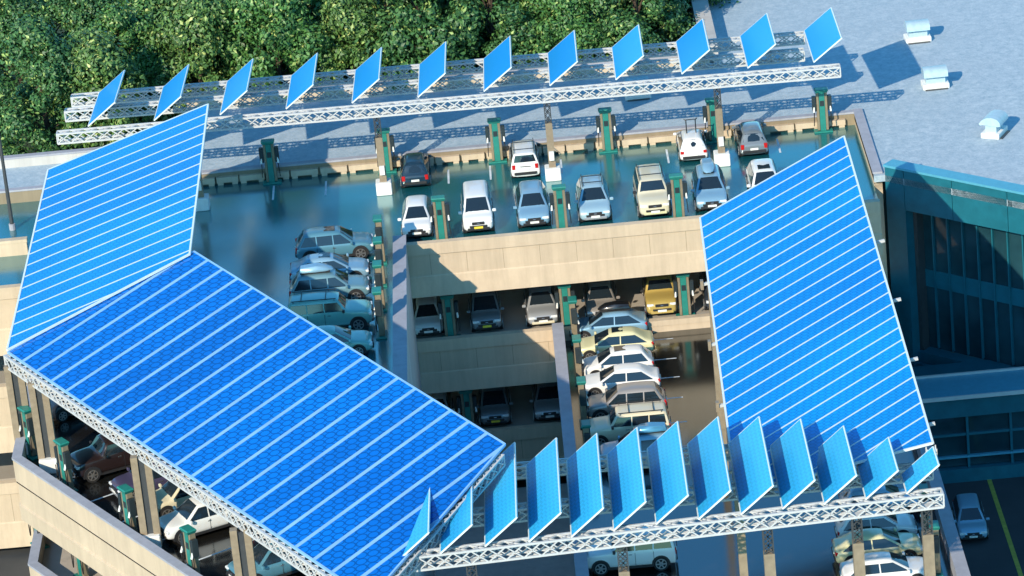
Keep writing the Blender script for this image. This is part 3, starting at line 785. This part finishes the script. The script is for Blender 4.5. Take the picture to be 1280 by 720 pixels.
    zl = hood-.27
    for s in (-1, 1):
        MB().cbox((fx-.155, s*hw*.70, zl), (.24, .40, .15), .03).build('headlight', 'lamp_clear', o)
        MB().cbox((ex+.09, s*hw*.80, tail-.2), (.16, .24, .34 if kind in ('suv', 'offroad', 'van') else .2), .03).build('taillight', 'lamp_red', o)
        mm = MB().cbox((c['cowl']-.12, s*(hw+.1), belt+.1), (.14, .22, .17), .03).build('mirror', pm if kind != 'offroad' else 'black_plastic', o)
    MB().cbox((fx-.045, 0, zl-.03), (.11, hw*.82, .17), .02).build('grille', 'black_plastic', o)
    MB().cbox((fx-.03, 0, z0+.36), (.12, hw*1.15, .13), .02).build('lower_grille', 'black_plastic', o)
    MB().cbox((fx-.01, 0, zl-.03), (.06, hw*.2, .07), .015).build('badge', 'chrome', o)
    MB().cbox((fx-.06, 0, z0+.2), (.2, hw*1.42, .16), .03).build('front_bumper', bm_, o)
    MB().cbox((ex+.06, 0, z0+.26), (.2, hw*1.6, .2), .03).build('rear_bumper', bm_, o)
    MB().bbox((fx+.012, -.26, z0+.24), (fx+.05, .26, z0+.37)).build('number_plate', plate, o)
    MB().bbox((ex-.035, -.26, tail-.42), (ex+.03, .26, tail-.29)).build('number_plate', plate, o)
    if kind in ('offroad', 'van', 'suv'):
        MB().bbox((c['rb']-.14, -.35, tail-.16), (c['rb']-.1, .35, tail-.13)).build('tailgate_trim', 'black_plastic', o)
    for s in (-1, 1):
        for t_ in cuts:
            x = lerp(xs_f[0], xs_r[0], t_); MB().bbox((x-.012, s*(hw-.004)-.012, z0+.16), (x+.012, s*(hw-.004)+.012, belt-.06)).build('door_seam', 'black_plastic', o)
        MB().bbox((-.1, s*(hw+.002)-.012, belt-.16), (.08, s*(hw+.002)+.016, belt-.12)).build('door_handle', 'chrome', o)
    if sunroof: MB().bbox((-.55, -.36, Hh-.02), (.1, .36, Hh+.034)).build('sunroof', glass, o)
    if rack:
        r = MB()
        for s in (-1, 1):
            r.bar((c['rf']-.1, s*(wr-.06), Hh+.07), (c['rr']+.15, s*(wr-.06), Hh+.07), .028, 6)
            for x in (c['rf']-.2, c['rr']+.25): r.bar((x, s*(wr-.06), Hh-.06), (x, s*(wr-.06), Hh+.07), .022, 4)
        for x in (lerp(c['rf'], c['rr'], .25), lerp(c['rf'], c['rr'], .75)): r.bar((x, -wr+.06, Hh+.08), (x, wr-.06, Hh+.08), .026, 4)
        r.build('roof_rack', 'black_plastic', o)
    if bikes:
        r = MB()
        for s in (-1, 1):
            r.tube([(-.6, s*.3, Hh-.04), (-.6, s*.3, Hh+.9), (-.5, s*.42, Hh+.98)], .04, 5); r.tube([(-.2, s*.3, Hh-.04), (-.6, s*.3, Hh+.8)], .035, 5)
        r.bar((-.6, -.3, Hh+.95), (-.6, .3, Hh+.95), .035, 5); r.build('roof_carrier', 'box_dark', o)
    if spare: MB().cyl((ex-.1, 0, tail-.1), .34, .2, 'x', 18).build('spare_wheel', 'rubber', o, smooth=40)
    if box:
        # streamlined luggage box: a thing of its own resting on the roof
        b = thing('roof_box', box[1], 'roof box', (0, 0, 0)); b.matrix_world = Matrix.Translation(p) @ Matrix.Rotation(heading, 4, 'Z') @ Matrix.Translation((lerp(c['rf'], c['rr'], .5), 0, Hh+.1))
        secs = []
        for x, ww, hh in ((-.95, .28, .1), (-.85, .36, .3), (0, .40, .38), (.55, .36, .32), (.9, .24, .16), (1.0, .12, .06)):
            secs.append([(x, -ww, .06), (x, ww, .06), (x, ww, hh*.6), (x, ww*.7, hh), (x, -ww*.7, hh), (x, -ww, hh*.6)])
        MB().loft(secs, True).build('lid', PAINTS[box[0]], b, smooth=45)
        MB().bbox((-.9, -.3, -.05), (.8, .3, .07)).build('mounting_bar', 'black_plastic', b)
    return o
def carpx(kind, col, px, py, z, deg, label, group, dz=0, fixy=None, fixx=None, **kw):
    """px, py: where the middle of the car's footprint sits"""
    p = atz(px, py, z)
    if fixy is not None: p.y = fixy
    if fixx is not None: p.x = fixx
    return car(kind, col, Vector((p.x, p.y, z)), R(deg)+R(random.uniform(-1.5, 1.5)), label, group, **kw)
FRONT, BACK, RIGHTW, LEFTW = -90, 90, 0, 180
yf = YF+3.35; yr = YK-2.2
g = 'cars in the front row of the top deck'
carpx('hatch', 'white', 523, 285, 0, FRONT, 'small white car at the left end of the front row on the top deck', g, fixy=yf)
carpx('van', 'white', 598, 278, 0, FRONT, 'tall white van with black bumper and yellow plate in the front row', g, fixy=yf, plate='plate_yellow')
carpx('suv', 'light_blue', 667, 270, 0, FRONT, 'pale blue silver car, between van and green charger', g, fixy=yf)
carpx('suv', 'ice_blue', 743, 264, 0, FRONT, 'pale blue car with black roof rails, right of the second front row charger', g, fixy=yf, rack=True, bumper='silver')
carpx('offroad', 'cream', 816, 256, 0, FRONT, 'cream off roader with roof rails in the front row beside a green charger', g, fixy=yf, rack=True, bumper='pale_yellow')
carpx('suv', 'light_blue', 888, 250, 0, FRONT, 'blue car with a pale roof box at the corner of the right canopy', g, fixy=yf, box=('light_blue', 'pale blue roof box on the blue car by the right canopy'))
carpx('suv', 'white', 957, 243, 0, FRONT, 'white car mostly hidden by the top edge of the right canopy', g, fixy=yf, sunroof=True)
g = 'cars in the rear row of the top deck'
carpx('suv', 'navy', 520, 222, 0, BACK, 'dark blue grey car in the rear row between a post and an empty bay', g, fixy=yr, scale=.92)
carpx('offroad', 'white', 656, 204, 0, BACK, 'big white off roader with red tail lights in the rear row', g, fixy=yr, rack=True, scale=.9)
carpx('hatch', 'white', 865, 188, 0, BACK, 'white hatchback with a tall black roof carrier in the rear row', g, fixy=yr, bikes=True, scale=.95)
carpx('suv', 'grey', 939, 182, 0, BACK, 'grey silver car near the right end of the rear row', g, fixy=yr, scale=.92)
g = 'cars in the left column of the top deck'
xl = atz(420, 322, 0).x
ysl = [atz(420, y, 0).y for y in (318, 347, 374, 408, 442)]
carpx('suv', 'steel_blue', 420, 320, 0, RIGHTW, 'steel teal wagon with a sunroof, rearmost of the left column', g, fixx=xl, sunroof=True)
carpx('sedan', 'light_blue', 413, 349, 0, RIGHTW, 'light blue saloon, second in the left column', g, fixx=xl-.25, sunroof=True)
carpx('suv', 'teal_grey', 415, 374, 0, RIGHTW, 'grey teal wagon carrying a roof box in the left column', g, fixx=xl-.2, box=('light_blue', 'pale blue roof box on the teal wagon in the left column'))
carpx('offroad', 'sea_green', 417, 408, 0, RIGHTW, 'sea green off roader with a roof rack above the deep blue canopy edge', g, fixx=xl-.1, rack=True)
carpx('sedan', 'sea_green', 418, 441, 0, RIGHTW, 'sea green saloon half hidden by the deep blue canopy', g, fixx=xl)
for k, yy in enumerate((0, 1, 2, 3)):
    yv = (ysl[k]+ysl[k+1])/2 if k < 4 else 0
    charger((XC-.75, yv, 0), R(-90), 'green charger on the left side of the light well, %s from the rear' % ords[k], 'chargers along the left of the light well')
g = 'cars on the middle deck facing the light well'
carpx('hatch', 'white', 536, 412, Z1, FRONT, 'shaded white car at the left end of the middle deck', g, fixy=yf-.3)
carpx('van', 'grey', 608, 404, Z1, FRONT, 'black glassed grey van with yellow plate on the middle deck', g, fixy=yf-.3, plate='plate_yellow')
carpx('suv', 'silver', 678, 396, Z1, FRONT, 'half lit silver car with black bumper on the middle deck', g, fixy=yf-.3, bumper='cream')
carpx('suv', 'warm_silver', 752, 388, Z1, FRONT, 'grey car partly behind the roof box on the middle deck', g, fixy=yf-.3)
carpx('offroad', 'gold', 826, 380, Z1, FRONT, 'gold yellow off roader facing the light well on the middle deck', g, fixy=yf-.3, bumper='gold')
carpx('suv', 'dark_grey', 898, 372, Z1, FRONT, 'dark car peeping out behind the left edge of the right canopy', g, fixy=yf-.3)
g = 'cars on the bottom deck facing the light well'
carpx('hatch', 'white', 548, 530, Z2, FRONT, 'dark shaded white car two decks down beside the canopy edge', g, fixy=yf-.3)
carpx('van', 'grey', 620, 524, Z2, FRONT, 'shaded dark van with a yellow plate two decks down', g, fixy=yf-.3, plate='plate_yellow')
carpx('suv', 'silver', 688, 516, Z2, FRONT, 'shaded car two decks down against the dividing wall', g, fixy=yf-.3)
g = 'cars in the column of the lower side deck'
xs_ = atz(764, 420, ZR).x
RC = [('sedan', 'light_blue', 417, -.1, 'pale blue saloon carrying a black roof box, rearmost of the side deck column', dict(box=('black', 'black roof box on the pale blue saloon'))),
      ('sedan', 'pale_yellow', 442, .1, 'pale yellow saloon with dark glass on the side deck', dict(sunroof=True)),
      ('hatch', 'white', 467, .1, 'white hatchback with a red tail lamp on the side deck', dict(sunroof=True)),
      ('sedan', 'white', 489, .15, 'white saloon tucked behind the bronze grey wagon', {}),
      ('suv', 'warm_silver', 519, .3, 'bronze grey wagon with blue sky in its side glass', {}),
      ('offroad', 'cream', 551, .2, 'cream off roader with a roof rack, left of the shaded column end', dict(rack=True)),
      ('suv', 'light_blue', 580, .7, 'pale blue car with a roof box behind the front fins', dict(box=('mid_blue', 'blue roof box on the car behind the front fins')))]
for kd, cl, py, dx, lab, kw in RC: carpx(kd, cl, 772, py, ZR, LEFTW, lab, g, fixx=xs_+dx, **kw)
for k, py in enumerate((428, 478, 532, 588)):
    q = atz(715, py, ZR); charger((XM+1.3, q.y, ZR), R(90), 'charger beside the dividing wall, %s from the rear' % ords[k], 'chargers along the dividing wall')
carpx('offroad', 'white', 789, 706, ZR, LEFTW, 'large white off roader below the front truss', 'cars below the front truss', rack=True)
g = 'cars at the bottom right of the lower deck'
for kd, cl, px, py, lab in [('hatch', 'light_blue', 1100, 640, 'pale blue car half hidden behind the front truss'), ('hatch', 'white', 1096, 672, 'white hatchback right below the front truss'), ('sedan', 'pale_yellow', 1098, 697, 'pale yellow saloon below the front truss at the right'), ('sedan', 'white', 1108, 727, 'white saloon at the bottom edge beside the yellow saloon')]:
    carpx(kd, cl, px, py, ZR, RIGHTW, lab, g)
for k, py in enumerate((668, 716)):
    q = atz(1170, py, ZR); charger((XR-.8, q.y, ZR), R(-90), 'charger beside the road side wall, %s' % ('behind the pale cars' if k == 0 else 'lowest in the picture corner'), 'chargers along the road side wall')
# cars under the slanted canopy, nose to the parapet
g = 'cars under the slanted canopy'
hd = math.degrees(math.atan2(nn.y, nn.x))
for kd, cl, px, py, dh, lab, kw in [('hatch', 'dark_grey', 95, 512, 0, 'dark car with a bright wheel deep under the left corner', {}), ('offroad', 'brown', 145, 585, 8, 'dark brown off roader under the slanted canopy', dict(bumper='black')),
      ('sedan', 'purple', 196, 610, 8, 'dark purple car beside a tan post under the slanted canopy', dict(bumper='silver')), ('suv', 'cream', 236, 634, 8, 'cream and silver car behind the white hatchback', {}),
      ('suv', 'white', 255, 662, 8, 'clean white hatchback under the slanted canopy', {}), ('suv', 'steel_blue', 345, 718, 8, 'steel blue car at the bottom edge under the canopy', {})]:
    carpx(kd, cl, px, py, 0, hd+dh*.0-dh*1.0, lab, g, **kw)
for (px, py), z, lab in [((40, 570), 0, 'half hidden behind the corner posts'), ((85, 612), 0, 'in front of the brown off roader'), ((165, 672), 0, 'beside the dark purple car'), ((243, 724), 0, 'in front of the white hatchback'), ((50, 682), Z1, 'on the deck below at the left corner'), ((104, 722), Z1, 'on the deck below near the bottom edge')]:
    p = atz(px, py, z); charger((p.x, p.y, z), math.atan2(nn.x, -nn.y), 'teal topped charger '+lab, 'chargers along the slanted parapet')
p = atz(1213, 661, ZS)
car('suv', 'light_blue', p, R(-92), 'pale blue car alone on the dark road at the right', 'cars on the road', scale=.9)

# parking bay lines
for px in (343, 408, 560, 612, 700, 832, 970):
    x = atz(px, 225-(px-340)*.088, 0).x; line(x, YK-1.2, x, YK-3.6, 0)
for k in range(5):
    y = (ysl[k]+ysl[k-1])/2 if k else ysl[0]+1.5; line(XC-1.3, y, XC-6, y, 0)
for k in range(len(RC)-1):
    y = (atz(772, RC[k][2], ZR).y+atz(772, RC[k+1][2], ZR).y)/2; line(XM+5.0, y, XM+7.0, y, ZR, .09)
for k in range(7):
    b = PA+dd*(2.5+k*3.3)-nn*1.0; e = b-nn*4.8; line(b.x, b.y, e.x, e.y, 0)
    line(b.x, b.y, e.x, e.y, Z1)
struct('parking_markings', ln, 'line_white')

# ------------------------------------------------------------------ lamp post on the left
p = atz(16, 287, 0)
lp = thing('lamp_post', 'thin grey lamp post at the far left in front of the trees', 'lamp post', p)
MB().bar((0, 0, 0), (0, 0, 10.5), .13, 8, .07).build('pole', 'dark_steel', lp, smooth=40)
MB().bar((0, 0, 10.45), (-1.3, 0, 10.8), .05, 6).build('arm', 'dark_steel', lp)
MB().cbox((-1.6, 0, 10.8), (.8, .28, .12), .03).build('lamp_head', 'vent_metal', lp)
MB().cyl((0, 0, .2), .2, .4, 'z', 10).build('base', 'grey_parapet', lp)

# ------------------------------------------------------------------ trees behind the roof
def tree_proto(h, rad, nl, seed, mat):
    rg = random.Random(seed); o = thing('broadleaf_tree', '', 'tree', group='trees behind the roof')
    tr = MB(); tr.bar((0, 0, 0), (.15, .1, h*.35), .38, 9, .27); tr.bar((.15, .1, h*.35), (.0, .25, h*.72), .27, 8, .12)
    clumps = []
    for k in range(80):
        a = rg.uniform(0, 2*math.pi); t_ = rg.uniform(.02, 1.0); zz = h*t_
        env = rad*(math.sin(math.pi*min(1, (t_*.85+.15))**.75))**.6
        rr = env*math.sqrt(rg.uniform(.25, 1)); c = Vector((rr*math.cos(a), rr*math.sin(a), zz)); clumps.append((c, rg.uniform(.7, 1.8)))
        if k % 3 == 0: tr.bar((.05, .15, max(h*.15, zz*.62)), tuple(c*.9), .1, 5, .03)
    tr.build('trunk', 'tree_bark', o, smooth=60)
    vs = []; fs = []
    for k in range(nl):
        c, cr = clumps[rg.randrange(len(clumps))]
        d = Vector((rg.gauss(0, 1), rg.gauss(0, 1), rg.gauss(0, 1))).normalized()*cr*rg.uniform(.35, 1.2); d.z *= rg.uniform(.6, 1.0)
        if rg.random() < .35: d.z -= rg.uniform(0, 1.0)          # drooping sprays
        q = c+d; n = (d.normalized()+Vector((rg.uniform(-.7, .7), rg.uniform(-.7, .7), rg.uniform(-.2, .9)))).normalized()
        e = n.cross(Vector((rg.uniform(-1, 1), rg.uniform(-1, 1), rg.uniform(-1, 1)))).normalized(); f = n.cross(e)
        s = rg.uniform(.15, .33); i = len(vs)
        vs += [q-e*s*.5, q+f*s*.9*.5-n*.02, q+e*s*1.1, q-f*s*.9*.5-n*.02]
        fs.append((i, i+3, i+2, i+1))
    me = bpy.data.meshes.new('crown'); me.from_pydata([tuple(v) for v in vs], [], fs); me.materials.append(M[mat]); me.update()
    cr = bpy.data.objects.new('crown', me); COL.objects.link(cr); cr.parent = o
    return o
TP = [tree_proto(13, 4.6, 34000, 1, 'leaf_green'), tree_proto(15, 5.2, 34000, 2, 'leaf_dark'), tree_proto(11, 4.2, 32000, 3, 'leaf_olive')]
used = [False]*3
def tree(px, y, kind, rz, s, label):
    x = aty(px, 60, y).x
    if not used[kind]:
        used[kind] = True; t_ = TP[kind]; move_first(t_, (x, y, -2.6), rz, label)
    else: t_ = dup(TP[kind], (x, y, -2.6), rz, label)
    t_.scale = (s, s, s*random.uniform(.92, 1.1)); return t_
TS = [(45, -1.5, 1, 'low dark'), (112, -1.0, 2, 'low olive'), (150, 5.0, 0, 'bright green'), (250, 4.5, 2, 'olive green'), (345, 4.6, 0, 'bright green'), (440, 5.2, 2, 'yellowish green'), (530, 4.8, 1, 'dark green'), (620, 5.2, 1, 'dark green'), (705, 4.6, 0, 'mid green'), (800, 5.2, 1, 'very dark green'),
      (20, 12, 1, 'dark drooping'), (105, 10.5, 1, 'shadowy'), (200, 11.5, 0, 'tall bright'), (300, 12, 1, 'tall dark'), (400, 11.5, 0, 'tall leafy'), (490, 12.5, 1, 'tall dense'), (590, 12, 0, 'tall sunlit'), (680, 12.5, 1, 'tall gloomy'), (770, 12, 0, 'tall pale'), (850, 12.5, 1, 'tall shaded'),
      (60, 20, 0, 'distant'), (240, 20, 1, 'distant dark'), (380, 20, 0, 'distant'), (540, 20, 1, 'distant dark'), (700, 20, 0, 'distant'), (830, 20, 1, 'distant dark')]
for k, (px, dy_, kd, adj) in enumerate(TS):
    row = ['nearest the roof', 'in the middle row', 'in the far row'][0 if dy_ < 8 else (1 if dy_ < 16 else 2)]
    tree(px, RB+dy_, kd, random.uniform(0, 6.28), random.uniform(.9, 1.12)*(.78 if dy_ < 8 else .72), '%s tree %s, %s from the left' % (adj, row, ords[k if k < 10 else (k-10 if k < 20 else k-20)]))

# ------------------------------------------------------------------ light
SUN_EL, SUN_AZ = 28.5, 60.0        # light travels towards +x, and back by 35 degrees
ld = Vector((math.cos(R(SUN_EL))*math.cos(R(SUN_AZ)), math.cos(R(SUN_EL))*math.sin(R(SUN_AZ)), -math.sin(R(SUN_EL))))
su = bpy.data.lights.new('sun', 'SUN'); su.energy = 4.1; su.angle = R(.5); su.color = (1, .86, .66)
so = bpy.data.objects.new('sun', su); COL.objects.link(so); so.rotation_euler = ld.to_track_quat('-Z', 'Y').to_euler(); so.location = (-60, -60, 80)
w = bpy.data.worlds.new('World'); sc.world = w; w.use_nodes = True; nt = w.node_tree
sk = nt.nodes.new('ShaderNodeTexSky'); sk.sky_type = 'NISHITA'; sk.sun_disc = False
sk.sun_elevation = R(SUN_EL); sk.sun_rotation = math.atan2(-ld.x, -ld.y); sk.air_density = 1.0; sk.dust_density = .3; sk.ozone_density = 2.5
bg = nt.nodes['Background']; bg.inputs['Strength'].default_value = .15
tn = nt.nodes.new('ShaderNodeMix'); tn.data_type = 'RGBA'; tn.blend_type = 'MULTIPLY'; tn.inputs[0].default_value = 1; tn.inputs[7].default_value = (.44, 1.02, 1.2, 1)
nt.links.new(sk.outputs[0], tn.inputs[6]); nt.links.new(tn.outputs[2], bg.inputs['Color'])
vs_ = sc.view_settings; vs_.view_transform = 'Standard'; vs_.look = 'None'; vs_.exposure = 0.55; vs_.gamma = 1; vs_.use_curve_mapping = False
sc.render.engine = 'CYCLES'; sc.cycles.max_bounces = 6; sc.cycles.use_denoising = True
